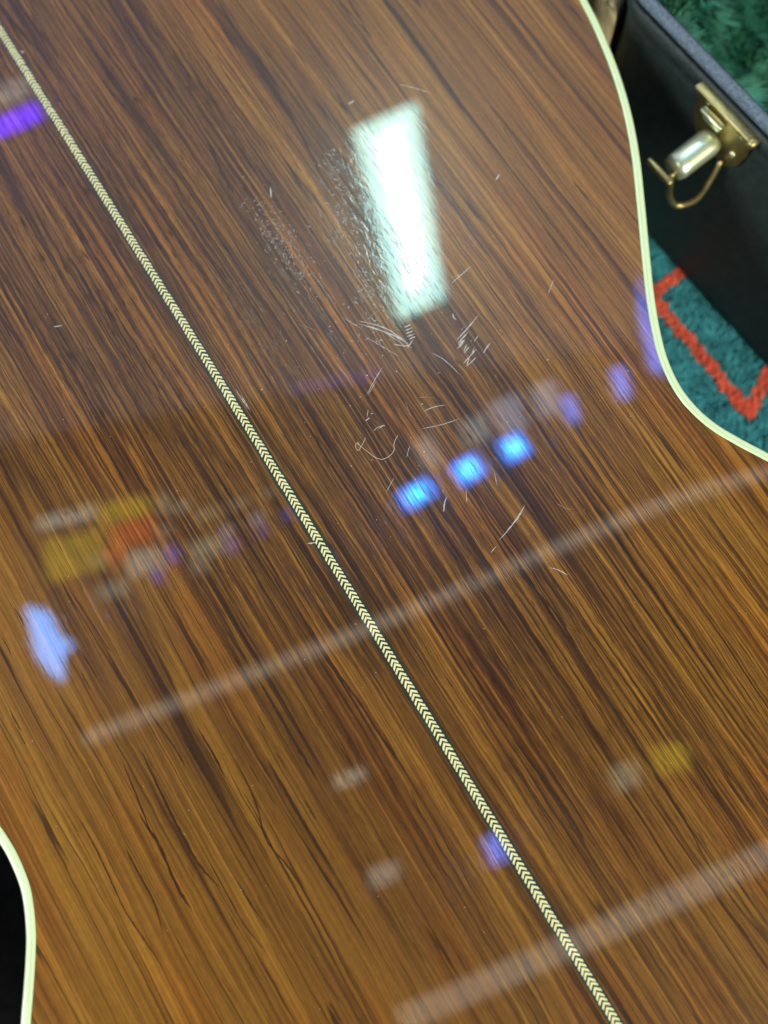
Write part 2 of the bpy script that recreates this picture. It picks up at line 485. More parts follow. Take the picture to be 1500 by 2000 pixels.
SCRATCHES= [([[-65.36, 49.29], [-58.56, 55.4], [-52.02, 58.28], [-48.52, 59.07]], 2), ([[-64.23, 49.0], [-58.05, 54.1], [-49.22, 57.92]], 1.5), ([[-62.54, 50.33], [-55.79, 55.67], [-49.9, 58.94]], 1.8), ([[-60.32, 52.53], [-54.44, 56.81], [-51.27, 58.8]], 1.5), ([[-55.22, 60.86], [-54.84, 63.61]], 2.5), ([[-54.09, 60.56], [-53.63, 63.45]], 2.2), ([[-52.98, 60.26], [-52.51, 63.15]], 2.2), ([[-51.86, 59.96], [-51.4, 62.85]], 2.2), ([[-50.73, 60.05], [-50.44, 62.64]], 2), ([[-51.95, 54.88], [-49.4, 57.64], [-48.84, 59.26]], 2), ([[-48.25, 58.11], [-49.87, 61.1]], 2), ([[-59.55, 48.12], [-53.34, 51.21], [-46.68, 54.37]], 0.9), ([[-42.99, 63.9], [-37.94, 66.24], [-31.39, 67.59]], 1.1), ([[-68.8, 45.84], [-62.2, 48.75]], 0.9), ([[-42.35, 73.43], [-43.73, 77.92], [-46.16, 84.33]], 2), ([[-40.93, 72.92], [-41.92, 75.56], [-42.91, 78.2]], 2.4), ([[-39.56, 71.65], [-40.24, 74.07], [-41.26, 75.93]], 2.2), ([[-40.23, 72.67], [-41.21, 75.3]], 2), ([[-37.11, 72.86], [-38.09, 75.48]], 2), ([[-34.13, 70.74], [-35.15, 73.98], [-36.25, 77.09]], 2), ([[-32.78, 70.86], [-33.4, 74.04], [-34.04, 75.45]], 1.6), ([[-33.22, 71.54], [-34.71, 73.3]], 1.6), ([[-33.8, 78.3], [-34.82, 80.16], [-35.75, 82.17]], 2), ([[-34.24, 78.99], [-35.31, 81.48]], 1.4), ([[-38.85, 77.77], [-39.99, 80.52]], 1.2), ([[-51.19, 77.5], [-49.75, 76.98], [-48.44, 77.34]], 2), ([[-37.73, 73.25], [-39.36, 75.51]], 1.5), ([[-35.72, 75.15], [-36.91, 76.72]], 1.6), ([[-41.05, 38.03], [-44.25, 43.09], [-46.86, 47.81]], 1.1), ([[-40.94, 38.54], [-43.68, 43.32]], 0.8), ([[-26.75, 50.51], [-26.2, 54.45], [-24.91, 57.93]], 1.1), ([[-22.03, 46.77], [-19.96, 52.83], [-18.49, 59.3]], 1.1), ([[21.91, 47.77], [19.93, 54.05], [16.53, 61.3]], 1.6), ([[23.88, 43.44], [22.95, 46.33]], 1.2), ([[20.48, 51.77], [19.1, 56.52], [17.31, 60.01]], 1.5), ([[37.13, 56.39], [39.59, 58.56], [42.42, 60.09]], 1.3), ([[5.09, 38.06], [3.14, 39.68], [1.35, 41.59]], 1.8), ([[2.56, 48.09], [6.41, 45.99]], 1), ([[-9.72, 26.09], [-12.7, 30.97]], 0.9), ([[2.71, 58.79], [6.84, 57.06]], 1), ([[-16.18, 37.72], [-19.19, 40.74]], 0.9), ([[-29.05, 35.31], [-29.41, 37.07], [-28.91, 37.54]], 1.6), ([[-33.67, 33.14], [-33.88, 34.81]], 2.5), ([[-34.46, 34.2], [-36.55, 35.86]], 1), ([[-62.72, 92.23], [-60.62, 82.73]], 1.2), ([[-40.64, 108.42], [-44.33, 113.4]], 1.2), ([[-124.54, 50.22], [-120.3, 48.19]], 2.2), ([[-139.43, 90.37], [-139.78, 93.11]], 2.4), ([[-86.39, 117.67], [-87.72, 120.24]], 2.2), ([[-102.45, 99.86], [-98.24, 98.87], [-94.75, 98.32]], 2), ([[-137.24, 110.25], [-133.1, 114.09], [-128.43, 117.58]], 1.2), ([[-65.16, 3.06], [-56.79, 3.06]], 1.2), ([[-8.38, -3.5], [-7.33, -1.17]], 2.2), ([[-116.53, -36.98], [-115.32, -34.36]], 2), ([[-222.45, 2.24], [-221.12, 3.04]], 3), ([[-62.73, 3.59], [-55.58, 3.32]], 1)]
HAIRS= [[[-27.08, 27.22], [-24.96, 28.02], [-21.92, 29.03], [-20.16, 30.24], [-19.46, 31.71], [-19.61, 34.1], [-20.57, 35.84], [-21.83, 36.43], [-23.05, 37.76], [-23.95, 39.28]], [[-27.08, 27.22], [-28.57, 26.78], [-27.93, 25.83], [-26.32, 25.8], [-26.78, 27.04], [-28.93, 27.19]], [[-26.91, 27.49], [-27.96, 29.09], [-28.6, 30.05]], [[-29.31, 33.55], [-29.67, 35.31], [-29.11, 36.89]]]

def sliver(vs, fs, pts, w, lift, jag=.25, taper=1.0):
    """thin ragged ribbon on the back; pts in mm (u, v), w in mm"""
    P = catmull([(x, y, 0) for x, y in pts], 8)
    n = len(P); b = len(vs)
    for i, p in enumerate(P):
        q0 = P[max(i - 1, 0)]; q1 = P[min(i + 1, n - 1)]
        t = (q1 - q0).normalized(); s = Vector((-t.y, t.x, 0))
        f = min(1.0, min(i, n - 1 - i) / (n * .22 * taper + .01)) ** .7
        hw = .5 * w * (f * .95 + .05) * (1 + random.uniform(-jag, jag))
        j = s * random.uniform(-.25, .25) * w * jag * 2
        for sg in (-1, 1):
            q = (p + j + s * hw * sg) / 1000
            vs.append((q.x, q.y, Z(q.x, q.y, lift)))
    for i in range(n - 1):
        a = b + i * 2
        fs.append((a, a + 1, a + 3, a + 2))

def sliver_part(name, items, mat, lift, k=1.0, jag=.25):
    vs, fs = [], []
    for pts, w in items: sliver(vs, fs, pts, w * k, lift, jag)
    me = mesh(name, vs, fs)
    o = link(name, me, mat, guitar, True)
    bm = bmesh.new(); bm.from_mesh(me)
    for f in bm.faces:
        f.normal_update()
        if f.normal.z < 0: f.normal_flip()
    bm.to_mesh(me); bm.free()
    o['kind'] = 'stuff'
    return o
MMPX = .170                        # millimetres of wood per photo pixel at mid distance
for i in range(90):                # more short dark pores in the paler wood at the lower left
    cu_, cv_ = random.uniform(-40, 150), random.uniform(-110, -6)
    L = random.uniform(2, 8); sl = random.uniform(-.02, .02)
    VEINS.append(([(cu_, cv_), (cu_ + L * .5, cv_ + L * sl * .5 + random.uniform(-.2, .2)), (cu_ + L, cv_ + L * sl)], random.uniform(1.4, 4.2) * min(1, L / 9)))
sliver_part('grain_veins', VEINS, M_VEIN, .000028, MMPX * .72, .28)
sliver_part('scratches', SCRATCHES, M_SCR, .000045, MMPX, .30)

sc = []
for i in range(190):               # pale rubbed patch left of the lamp reflection
    cu_, cv_ = random.gauss(-104, 11), random.gauss(43, 3.2)
    L = random.uniform(.3, 1.6); t = random.gauss(0, .7)
    sc.append(([(cu_, cv_), (cu_ + L * math.cos(t), cv_ + L * math.sin(t))], random.uniform(.10, .32)))
for i in range(110):               # pale flecks painted as broken glints along the left edge of the reflection
    t0 = random.random(); cu_ = -128 + 72 * t0 + random.gauss(0, 3); cv_ = 75 - .333 * (cu_ + 125) - abs(random.gauss(0, 4.0)) + 1.5
    L = random.uniform(.3, 1.5); t = random.gauss(.3, .6)
    sc.append(([(cu_, cv_), (cu_ + L * math.cos(t), cv_ + L * math.sin(t))], random.uniform(.15, .5)))
sliver_part('rubs_and_glints', sc, M_SCUFF_GLINT, .00004, 1.0, .4)
# tiny nicks and specks of dust scattered over the rubbed area
specks = []
for i in range(50):
    cx, cy = random.gauss(-48, 22), random.gauss(58, 22)
    if abs(cy) < 3: continue
    L = random.choice((.25, .3, .4, .7)); t = random.uniform(0, PI)
    specks.append(([(cx, cy), (cx + L * math.cos(t), cy + L * math.sin(t))], random.uniform(.12, .30)))
for i in range(110):
    cx, cy = random.uniform(-130, 120), random.uniform(-110, 125)
    if abs(cy) < 3: continue
    L = random.choice((.2, .25, .35)); t = random.uniform(0, PI)
    specks.append(([(cx, cy), (cx + L * math.cos(t), cy + L * math.sin(t))], random.uniform(.10, .22)))
sliver_part('nicks', specks, M_SCR, .00005, 1.0, .3)
hl = []
for i in range(8):                # hair-thin polishing lines
    cx, cy = random.gauss(-40, 28), random.gauss(60, 24)
    if abs(cy) < 8: continue
    t = random.gauss(1.1, .9); L = random.uniform(1.5, 7); cu = random.uniform(-.5, .5)
    hl.append(([(cx, cy), (cx + .5 * L * math.cos(t) + cu * .4, cy + .5 * L * math.sin(t) - cu * .4), (cx + L * math.cos(t), cy + L * math.sin(t))], random.uniform(.05, .085)))
sliver_part('hairline_scratches', hl, M_SCR, .000036, 1.0, .2)

# lint lying on the lacquer
bm = bmesh.new()
for h in HAIRS:
    P = catmull([(x / 1000, y / 1000, 0) for x, y in h], 5)
    tube(bm, [Vector((p.x, p.y, Z(p.x, p.y, .00018 + .0001 * math.sin(i)))) for i, p in enumerate(P)], .000075, 6)
lint = bm_obj('lint_fibre', bm, M_LINT)
lint.matrix_world = Matrix.Translation((OX, OY, -DEPTH)) @ Matrix.Rotation(ANG, 4, 'Z')
tag(lint, 'hooked pale lint fibre resting on the glossy guitar back near the blue reflections', 'lint')

# ---------------------------------------------------------------- carpet
carpet = link('carpet', mesh('carpet', [(-3, -3, -.1165), (3, -3, -.1165), (3, 3.2, -.1165), (-3, 3.2, -.1165)], [(0, 1, 2, 3)]), M_CARPET)
carpet['kind'] = 'structure'
RED_A = [(100, 121), (116.3, 132.0), (123.3, 136.9), (130.4, 142.7), (139, 149)]
RED_B = [(108, 142), (118.8, 130.3), (128.6, 116.4), (138.6, 102.5), (149.3, 85.9), (156.5, 77.5), (161.6, 88), (169.4, 101), (178, 115)]
def seg_d(px, py, L):
    best = 1e9
    for (ax, ay), (bx, by) in zip(L, L[1:]):
        dx, dy = bx - ax, by - ay
        t = max(0, min(1, ((px - ax) * dx + (py - ay) * dy) / (dx * dx + dy * dy)))
        best = min(best, math.hypot(px - ax - dx * t, py - ay - dy * t))
    return best
def tuft(vs, fs, x, y, z, r, h, n=5):
    b = len(vs)
    lx, ly = random.uniform(-.4, .4) * r, random.uniform(-.4, .4) * r
    for k in range(n):
        a = 2 * PI * k / n
        vs.append((x + math.cos(a) * r, y + math.sin(a) * r, z))
    for k in range(n):
        a = 2 * PI * k / n + .3
        vs.append((x + math.cos(a) * r * .8 + lx, y + math.sin(a) * r * .8 + ly, z + h * .8))
    vs.append((x + lx * 1.3, y + ly * 1.3, z + h))
    for k in range(n):
        k2 = (k + 1) % n
        fs.append((b + k, b + k2, b + n + k2, b + n + k)); fs.append((b + n + k, b + n + k2, b + 2 * n))
tv, tf, rv, rf = [], [], [], []
yy = -20.0
while yy < 190:
    xx = 85.0
    while xx < 215:
        x = xx + random.uniform(-.6, .6); y = yy + random.uniform(-.6, .6)
        dr = min(seg_d(x, y, RED_A) / .85, seg_d(x, y, RED_B))
        hgt = 2.6 + 1.0 * mnoise.noise(Vector((x * .12, y * .12, 0)))
        if dr < 2.9 + random.uniform(-.4, .4): tuft(rv, rf, x / 1000, y / 1000, -.1166, .00105, (hgt + .7) / 1000)
        else: tuft(tv, tf, x / 1000, y / 1000, -.1166, .00105, hgt / 1000)
        xx += 1.7
    yy += 1.6
o = link('carpet_pile', mesh('carpet_pile', tv, tf), M_TEAL, carpet, True); o['kind'] = 'stuff'
o = link('red_line_pile', mesh('red_line_pile', rv, rf), M_RED, carpet, True); o['kind'] = 'stuff'

# ---------------------------------------------------------------- guitar case
CA = math.atan2(-.8, .6)
CX, CY = .8 * .191 + .6 * -.045, .6 * .191 + -.8 * -.045
case = root('guitar_case', 'open black vinyl guitar case with green plush lining and brass latch', 'case', (CX, CY, -DEPTH), CA)
CH = .112
CASE_POLY = [(-.060, 0, .012), (.44, 0, .12), (.44, .42, .12), (-.150, .42, .08), (-.150, .165, .05)]
def rounded_poly(poly):
    out = []
    n = len(poly)
    for i, (x, y, r) in enumerate(poly):
        p = Vector((x, y)); a = Vector(poly[i - 1][:2]) - p; c = Vector(poly[(i + 1) % n][:2]) - p
        a.normalize(); c.normalize()
        half = a.angle(c) / 2
        d = r / math.tan(half)
        cen = p + (a + c).normalized() * (r / math.sin(half))
        v0 = p + a * d - cen; v1 = p + c * d - cen
        a0 = math.atan2(v0.y, v0.x); a1 = math.atan2(v1.y, v1.x)
        while a1 - a0 > PI: a1 -= 2 * PI
        while a1 - a0 < -PI: a1 += 2 * PI
        for k in range(11):
            t = a0 + (a1 - a0) * k / 10
            out.append((cen.x + r * math.cos(t), cen.y + r * math.sin(t)))
    res = []
    for i in range(len(out)):
        a, c = out[i], out[(i + 1) % len(out)]
        m = max(1, int(math.hypot(c[0] - a[0], c[1] - a[1]) / .02))
        for k in range(m):
            res.append((a[0] + (c[0] - a[0]) * k / m, a[1] + (c[1] - a[1]) * k / m))
    return res
CASE_LINE = rounded_poly(CASE_POLY)
def case_outline(inset=0.0):
    res = []
    m = len(CASE_LINE)
    for i, (x, y) in enumerate(CASE_LINE):
        a, c = CASE_LINE[i - 1], CASE_LINE[(i + 1) % m]
        tx, ty = c[0] - a[0], c[1] - a[1]; L = math.hypot(tx, ty)
        res.append((x - ty / L * inset, y + tx / L * inset))
    return res
def left_x(y): return max(-.150, -.060 - y * .545)
def loop_sweep(name, profile, mat, parent, closed=True, smooth=True):
    """profile: (inset, z) list"""
    loops = [case_outline(d) for d, z in profile]
    m = len(loops[0]); n = len(profile)
    vs, fs = [], []
    for i in range(m):
        for k, (d, z) in enumerate(profile): vs.append((*loops[k][i], z))
    for i in range(m):
        j = (i + 1) % m
        for k in range(n if closed else n - 1):
            k2 = (k + 1) % n
            fs.append((i * n + k, i * n + k2, j * n + k2, j * n + k))
    me = mesh(name, vs, fs)
    bm = bmesh.new(); bm.from_mesh(me); bmesh.ops.recalc_face_normals(bm, faces=bm.faces); bm.to_mesh(me); bm.free()
    return link(name, me, mat, parent, smooth)
shell = loop_sweep('shell', [(.0, .003), (.0, .0965), (.0005, .0985), (.0012, .1085), (.007, .1085), (.007, .004), (.02, .0005), (.003, 0)], M_TOLEX, case, True, False)
trim_prof = []
for k in range(10):
    a = 2 * PI * k / 10
    trim_prof.append((.0022 + .0025 * math.cos(a), .1105 + .0021 * math.sin(a)))
loop_sweep('edging', trim_prof, M_TRIM, case)
loop_sweep('valance_lip', [(-.0006, .1010), (-.0012, .1020), (-.0012, .1070), (-.0002, .1078), (.0013, .1078), (.0013, .1010)], M_TOLEX, case)
# plush lining: padded tray with fur
lv, lf = [], []
nx, ny = 70, 34
def tray_z(x, y):
    e = min(1, max(0, min(y, (x - left_x(y)) * .88)) / .05)
    return .098 - .050 * (e * e * (3 - 2 * e)) + .006 * mnoise.noise(Vector((x * 20, y * 20, 3)))
for i in range(nx + 1):
    for j in range(ny + 1):
        y = .0078 + .40 * j / ny; x0 = left_x(y) + .0086; x = x0 + (.428 - x0) * i / nx
        lv.append((x, y, tray_z(x, y)))
for i in range(nx):
    for j in range(ny):
        a = i * (ny + 1) + j
        lf.append((a, a + 1, a + ny + 2, a + ny + 1))
lining = link('lining', mesh('lining', lv, lf), M_PLUSHBASE, case, True)
fv, ff = [], []
for i in range(15000):
    y = .009 + random.random() ** 1.2 * .16; x = random.uniform(left_x(y) + .011, .10)
    cl = mnoise.noise(Vector((x * 55, y * 55, 1.0))); c2 = mnoise.noise(Vector((x * 55 + 9, y * 55, 4.0)))
    ang = 2.5 * cl + 1.2 * c2 + random.uniform(-.4, .4) - .6
    L = .010 + .008 * abs(c2) + random.uniform(0, .004)
    tilt = .55 + .5 * cl
    z = tray_z(x, y)
    dx, dy = math.cos(ang), math.sin(ang)
    wx, wy = -dy * .0007, dx * .0007
    b = len(fv)
    for t in (0, .5, 1):
        hx = L * math.sin(tilt) * t * (.6 + .4 * t); hz = L * math.cos(tilt) * t * (1 - .25 * t)
        px, py, pz = max(x + dx * hx, left_x(y) + .0095), y + dy * hx, z + hz
        k = 1 - t * .85
        fv += [(px - wx * k, max(py - wy * k, .0083), pz), (px + wx * k, max(py + wy * k, .0083), pz)]
    ff += [(b, b + 1, b + 3, b + 2), (b + 2, b + 3, b + 5, b + 4)]
o = link('plush_fur', mesh('plush_fur', fv, ff), M_PLUSH, lining, False); o['kind'] = 'stuff'

# brass draw latch on the case wall (x along the wall, -y outwards)
latch = bpy.data.objects.new('latch', None); COL.objects.link(latch); latch.parent = case
latch.empty_display_size = .01
latch.location = (.0, 0, .0205)
latch.scale = (.87, .87, .87)
LX = -.002                         # centre of the plate along the wall
bm = bmesh.new()
prof2 = [(-.0155, .0965), (.0155, .0965), (.0155, .084), (.0135, .076), (.0085, .070), (-.0085, .070), (-.0135, .076), (-.0155, .084)]
f = bm.faces.new([bm.verts.new((LX + x, -.0010, z)) for x, z in prof2])
r = bmesh.ops.extrude_face_region(bm, geom=[f])
for e in r['geom']:
    if isinstance(e, bmesh.types.BMVert): e.co.y = -.0022
bm_obj('base_plate', bm, M_BRASS, latch)
bm = bmesh.new()
add_box(bm, (LX, -.0034, .0985), (.036, .0050, .0022), None, .0009)
add_box(bm, (LX + .0165, -.0044, .0985), (.0040, .0048, .0036), None, .0012)
bm_obj('flange', bm, M_BRASS, latch, True)
bm = bmesh.new()
add_box(bm, (LX - .0045, -.0050, .0915), (.0125, .0034, .0020), None, .0007)
add_box(bm, (LX - .0045, -.0036, .0885), (.0100, .0024, .0050), None, .0007)
bm_obj('hook', bm, M_CHROME, latch, True)
# lever flipped open: a half-round bar standing out from the plate
bm = bmesh.new()
P0 = Vector((LX - .001, -.004, .080)); P1 = Vector((LX - .001, -.025, .0765))
nseg = 9
rings = []
for i in range(nseg):
    t = i / (nseg - 1)
    c = P0.lerp(P1, t)
    rr = .0062 * (1.0 if .08 < t < .92 else .86)
    rings.append([bm.verts.new((c.x + math.cos(a) * rr, c.y, c.z + math.sin(a) * rr * .72)) for a in [2 * PI * k / 18 for k in range(18)]])
for i in range(nseg - 1):
    for k in range(18): bm.faces.new((rings[i][k], rings[i][(k + 1) % 18], rings[i + 1][(k + 1) % 18], rings[i + 1][k]))
bm.faces.new(rings[0][::-1]); bm.faces.new(rings[-1])
bm_obj('lever', bm, M_CHROME, latch, True)
bm = bmesh.new()
add_box(bm, (LX - .004, -.0295, .0755), (.0155, .0030, .0028), None, .0010)
bm_obj('pivot_pin', bm, M_BRASS, latch, True)
bm = bmesh.new()
W = catmull([(LX - .0005, -.0255, .0750), (LX + .0015, -.0260, .0680), (LX + .0030, -.0250, .0600), (LX + .0065, -.0215, .0545), (LX + .0100, -.0150, .0575), (LX + .0090, -.0090, .0660), (LX + .0070, -.0040, .0740)], 6)
tube(bm, W, .0014, 8)
bm_obj('wire_loop', bm, M_BRASS, latch, True)
bm = bmesh.new()
for sx, sz in ((-.0105, .0935), (.0105, .0935), (.0, .0735), (.0095, .0800)):
    rv_ = bmesh.ops.create_uvsphere(bm, u_segments=10, v_segments=6, radius=.0016)['verts']
    for v in rv_: v.co = Vector((v.co.x + LX + sx, v.co.y * .6 - .0023, v.co.z + sz))
bm_obj('rivets', bm, M_CHROME, latch, True)

# ---------------------------------------------------------------- things at the frame's edge
bm = bmesh.new()
def slab(bm, pts, z0, z1, bev):
    f = bm.faces.new([bm.verts.new((x, y, z0)) for x, y in pts])
    r = bmesh.ops.extrude_face_region(bm, geom=[f])
    for e in r['geom']:
        if isinstance(e, bmesh.types.BMVert): e.co.z = z1
    bmesh.ops.recalc_face_normals(bm, faces=bm.faces)
    es = [e for e in bm.edges if all(abs(v.co.z - z1) < 1e-6 for v in e.verts)]
    bmesh.ops.bevel(bm, geom=es, offset=bev, segments=3, affect='EDGES', profile=.5)
slab(bm, [(.0867, .1955), (.0880, .2010), (.1330, .3060), (.1300, .3400), (.0680, .3400), (.0700, .2450), (.0800, .2160)], .0012, .099, .004)
pad = bm_obj('suede_pad', bm, M_SUEDE, None, True)
pad.location = (0, 0, -.1150)
tag(pad, 'tan suede pad on the carpet between the guitar and black case', 'pad')

cv, cf = [], []
n = 60
for i in range(n + 1):
    for j in range(n + 1):
        x = -.36 + .36 * i / n; y = -.36 + .42 * j / n
        h = .006 + .007 * mnoise.noise(Vector((x * 18, y * 14, 2))) + .004 * mnoise.noise(Vector((x * 45, y * 35, 5)))
        h = max(h, .0006)
        e = min(i, j, n - i, n - j)
        if e < 3: h *= e / 3
        cv.append((x, y, h + .0012))
for i in range(n):
    for j in range(n):
        a = i * (n + 1) + j
        cf.append((a, a + n + 1, a + n + 2, a + 1))
sheet = link('black_sheet', mesh('black_sheet', cv, cf), M_BLACK, None, True)
sheet.location = (-.115, 0, -.1165)  # near-black sheet added to darken the lower left floor
tag(sheet, 'black cloth added to darken the floor beyond the guitar waist at lower left', 'sheet')

# ---------------------------------------------------------------- ceiling, lamps and added glows that mirror in the lacquer
HC = 2.36
ceil = link('ceiling', mesh('ceiling', [(-3, -3, HC), (3, -3, HC), (3, 1.62, HC), (-3, .63, HC)], [(0, 1, 2, 3)]), M_CEIL)
ceil['kind'] = 'structure'

def frame4(c, ax, half_l, half_w):
    """matrix whose x runs along ax, centred at c, hanging under the ceiling"""
    a = math.atan2(ax[1], ax[0])
    return a

def ceiling_lamp(name, label, cat, c, ang, L, W, parts, group=None, housing=True):
    o = root(name, label, cat, (c[0], c[1], HC - .03), ang, group)
    if housing:
        bm = bmesh.new()
        add_box(bm, (0, 0, .0165), (L + .012, W + .012, .027), None, .004)
        bm_obj('housing', bm, M_HOUS, o)
    for nm, l, w, h, mat, x, y in parts:
        bm = bmesh.new()
        add_box(bm, (x, y, h), (l, w, .006), None, .0015)
        bm_obj(nm, bm, mat, o)
    return o
E_PANEL = make_emit('panel_glow', (.54, 1.0, .92), 20)
E_TUBE = make_emit('tube_glow', (.92, 1.0, 1.0), 40)
E_BAND1 = make_emit('inner_glow', (.66, 1.0, .98), 23)
E_BAND2 = make_emit('inner_glow_bright', (.80, 1.0, .98), 30)
E_BLUE = make_emit('blue_led_glow', (.01, .20, 1.0), 40)
E_CYAN = make_emit('cyan_led_core', (.05, .72, 1.0), 46)
E_PURP = make_emit('purple_tube_glow', (.10, .006, 1.0), 24)
E_GRID = make_emit('dim_grid_bar_glow', (1.0, .95, .80), 2.5)  # glow given to the ceiling grid bars
E_SKYB = make_emit('soft_blue_glow', (.10, .38, 1.0), 25)
E_VIOL = make_emit('violet_glow', (.11, .23, 1.0), 20)
E_PALE = make_emit('pale_glow', (.85, .95, .90), 3.2)
E_YEL = make_emit('yellow_patch_glow', (1.0, .80, .03), 3.0)
E_REDS = make_emit('red_patch_glow', (1.0, .10, .02), 3.6)
E_WHT = make_emit('white_patch_glow', (.95, 1.0, .86), 4.2)
E_DEEP = make_emit('deep_blue_glow', (.10, .14, 1.0), 6)
E_BLUISH = make_emit('bluish_pale_glow', (.55, .70, 1.0), 4.2)
E_VDIM = make_emit('faint_violet_glow', (.30, .22, 1.0), 3.2)
E_OLIVE = make_emit('olive_glow', (.85, .95, .70), 2.4)

def quad_lamp(pts):
    cx = sum(p[0] for p in pts) / 4; cy = sum(p[1] for p in pts) / 4
    ax = ((pts[1][0] + pts[2][0] - pts[0][0] - pts[3][0]) / 2, (pts[1][1] + pts[2][1] - pts[0][1] - pts[3][1]) / 2)
    ay = ((pts[3][0] + pts[2][0] - pts[0][0] - pts[1][0]) / 2, (pts[3][1] + pts[2][1] - pts[0][1] - pts[1][1]) / 2)
    return (cx, cy), math.atan2(ax[1], ax[0]), math.hypot(*ax), math.hypot(*ay)

# fluorescent troffer
c, a, L, W = quad_lamp([(-.08, 2.059), (.066, 1.312), (.209, 1.391), (.131, 2.185)])
PQ = [(-.08, 2.059), (.066, 1.312), (.209, 1.391), (.131, 2.185)]
o = root('ceiling_light', 'bright fluorescent ceiling panel mirrored as the white bar in the lacquer', 'ceiling light', (c[0], c[1], HC - .03))
for nm, kl, kw, z0, z1, m in (('housing', 1.015, 1.05, .004, .03, M_HOUS), ('diffuser', 1, 1, -.003, .0035, E_PANEL), ('glow_band', .86, .62, -.006, -.0035, E_BAND1),
                              ('glow_band', .80, .42, -.009, -.0065, E_BAND2), ('tube', .74, .24, -.012, -.0095, E_TUBE)):
    ca_, sa_ = math.cos(a), math.sin(a)
    q = []
    for x, y in PQ:
        x -= c[0]; y -= c[1]
        lx, ly = (x * ca_ + y * sa_) * kl, (-x * sa_ + y * ca_) * kw
        q.append((lx * ca_ - ly * sa_, lx * sa_ + ly * ca_))
    bm = bmesh.new(); slab(bm, q, z0, z1, .001); bm_obj(nm, bm, m, o)
# three square blue spots
for i, q in enumerate(([(.063, .751), (.148, .799), (.17, .747), (.088, .689)], [(.216, .832), (.292, .881), (.312, .809), (.244, .769)], [(.353, .907), (.423, .949), (.447, .876), (.381, .842)])):
    c, a, L, W = quad_lamp(q)
    ceiling_lamp('blue_spotlight', ('square blue spotlight on the ceiling, leftmost of the row of three', 'square blue spotlight on the ceiling, middle of the row of three', 'square blue spotlight on the ceiling, rightmost of the row of three')[i],
                 'spotlight', c, a, L, W, [('lens', L * .98, W * .98, 0, E_BLUE, 0, 0), ('core', L * .5, W * .5, -.004, E_CYAN, 0, 0)], 'square blue spotlights in a row')
c, a, L, W = quad_lamp([(-1.41, 2.133), (-1.178, 2.245), (-1.153, 2.159), (-1.392, 2.032)])
ceiling_lamp('purple_light', 'purple neon bar mirrored at the upper left beside the centre strip', 'neon light', c, a, L, W, [('tube', L, W * .9, 0, E_PURP, 0, 0)])
c, a, L, W = quad_lamp([(-1.442, 2.31), (-1.233, 2.361), (-1.201, 2.271), (-1.422, 2.198)])
ceiling_lamp('pale_glow_patch', 'dim pale glow patch added beyond the purple neon bar', 'ceiling light', c, a, L, W, [('diffuser', L, W, 0, E_PALE, 0, 0)])  # glowing patch added to mirror as a grey block
def line_glow(p, q, w, label):
    c = ((p[0] + q[0]) / 2, (p[1] + q[1]) / 2); L = math.hypot(q[0] - p[0], q[1] - p[1])
    ceiling_lamp('glow_grid_bar', label, 'grid bar', c, math.atan2(q[1] - p[1], q[0] - p[0]), L, w, [('diffuser', L, w, 0, E_GRID, 0, 0)], 'added glowing grid bars')
def bent_glow(pts, w, mat, name, label, cat, group=None):
    P = catmull([(x, y, 0) for x, y in pts], 5)
    c = P[len(P) // 2]
    o = root(name, label, cat, (c.x, c.y, HC - .03), 0, group)
    for nm, ww, z0, z1, m in (('housing', w + .012, .0035, .0295, M_HOUS), ('diffuser', w, -.003, .003, mat)):
        L_, R_ = [], []
        for i, p in enumerate(P):
            t = (P[min(i + 1, len(P) - 1)] - P[max(i - 1, 0)]).normalized()
            L_.append((p.x - c.x - t.y * ww / 2, p.y - c.y + t.x * ww / 2)); R_.append((p.x - c.x + t.y * ww / 2, p.y - c.y - t.x * ww / 2))
        vs = [(x, y, z) for z in (z0, z1) for side in (L_, R_) for x, y in side]
        n = len(P); fs = []
        for i in range(n - 1):
            fs += [(i, i + 1, n + i + 1, n + i), (2 * n + i, 3 * n + i, 3 * n + i + 1, 2 * n + i + 1), (i, 2 * n + i, 2 * n + i + 1, i + 1), (n + i, n + i + 1, 3 * n + i + 1, 3 * n + i)]
        fs += [(0, n, 3 * n, 2 * n), (n - 1, 3 * n - 1, 4 * n - 1, 2 * n - 1)]
        link(nm, mesh(nm, vs, fs), m, o)
    return o
bent_glow([(-.79, .057), (-.329, .233), (-.021, .356), (.238, .468), (.534, .600), (.845, .735), (1.17, .842), (1.55, .92)], .036, E_GRID, 'glow_grid_bar', 'ceiling grid bar, made to glow, crossing the waist reflection beside the blue spotlights', 'grid bar', 'added glowing grid bars')  # grid bar given a glow so it mirrors as a pale band
bent_glow([(-.26, 1.075), (-.12, 1.105), (.007, 1.129)], .018, E_VDIM, 'violet_streak', 'thin faint violet glow added for a streak between the centre strip and the scratches', 'neon light')  # glowing line added to mirror as a violet streak
line_glow((.06, -.652), (1.50, -.062), .064, 'wider ceiling grid bar, made to glow, mirrored near the bottom edge of the guitar back')

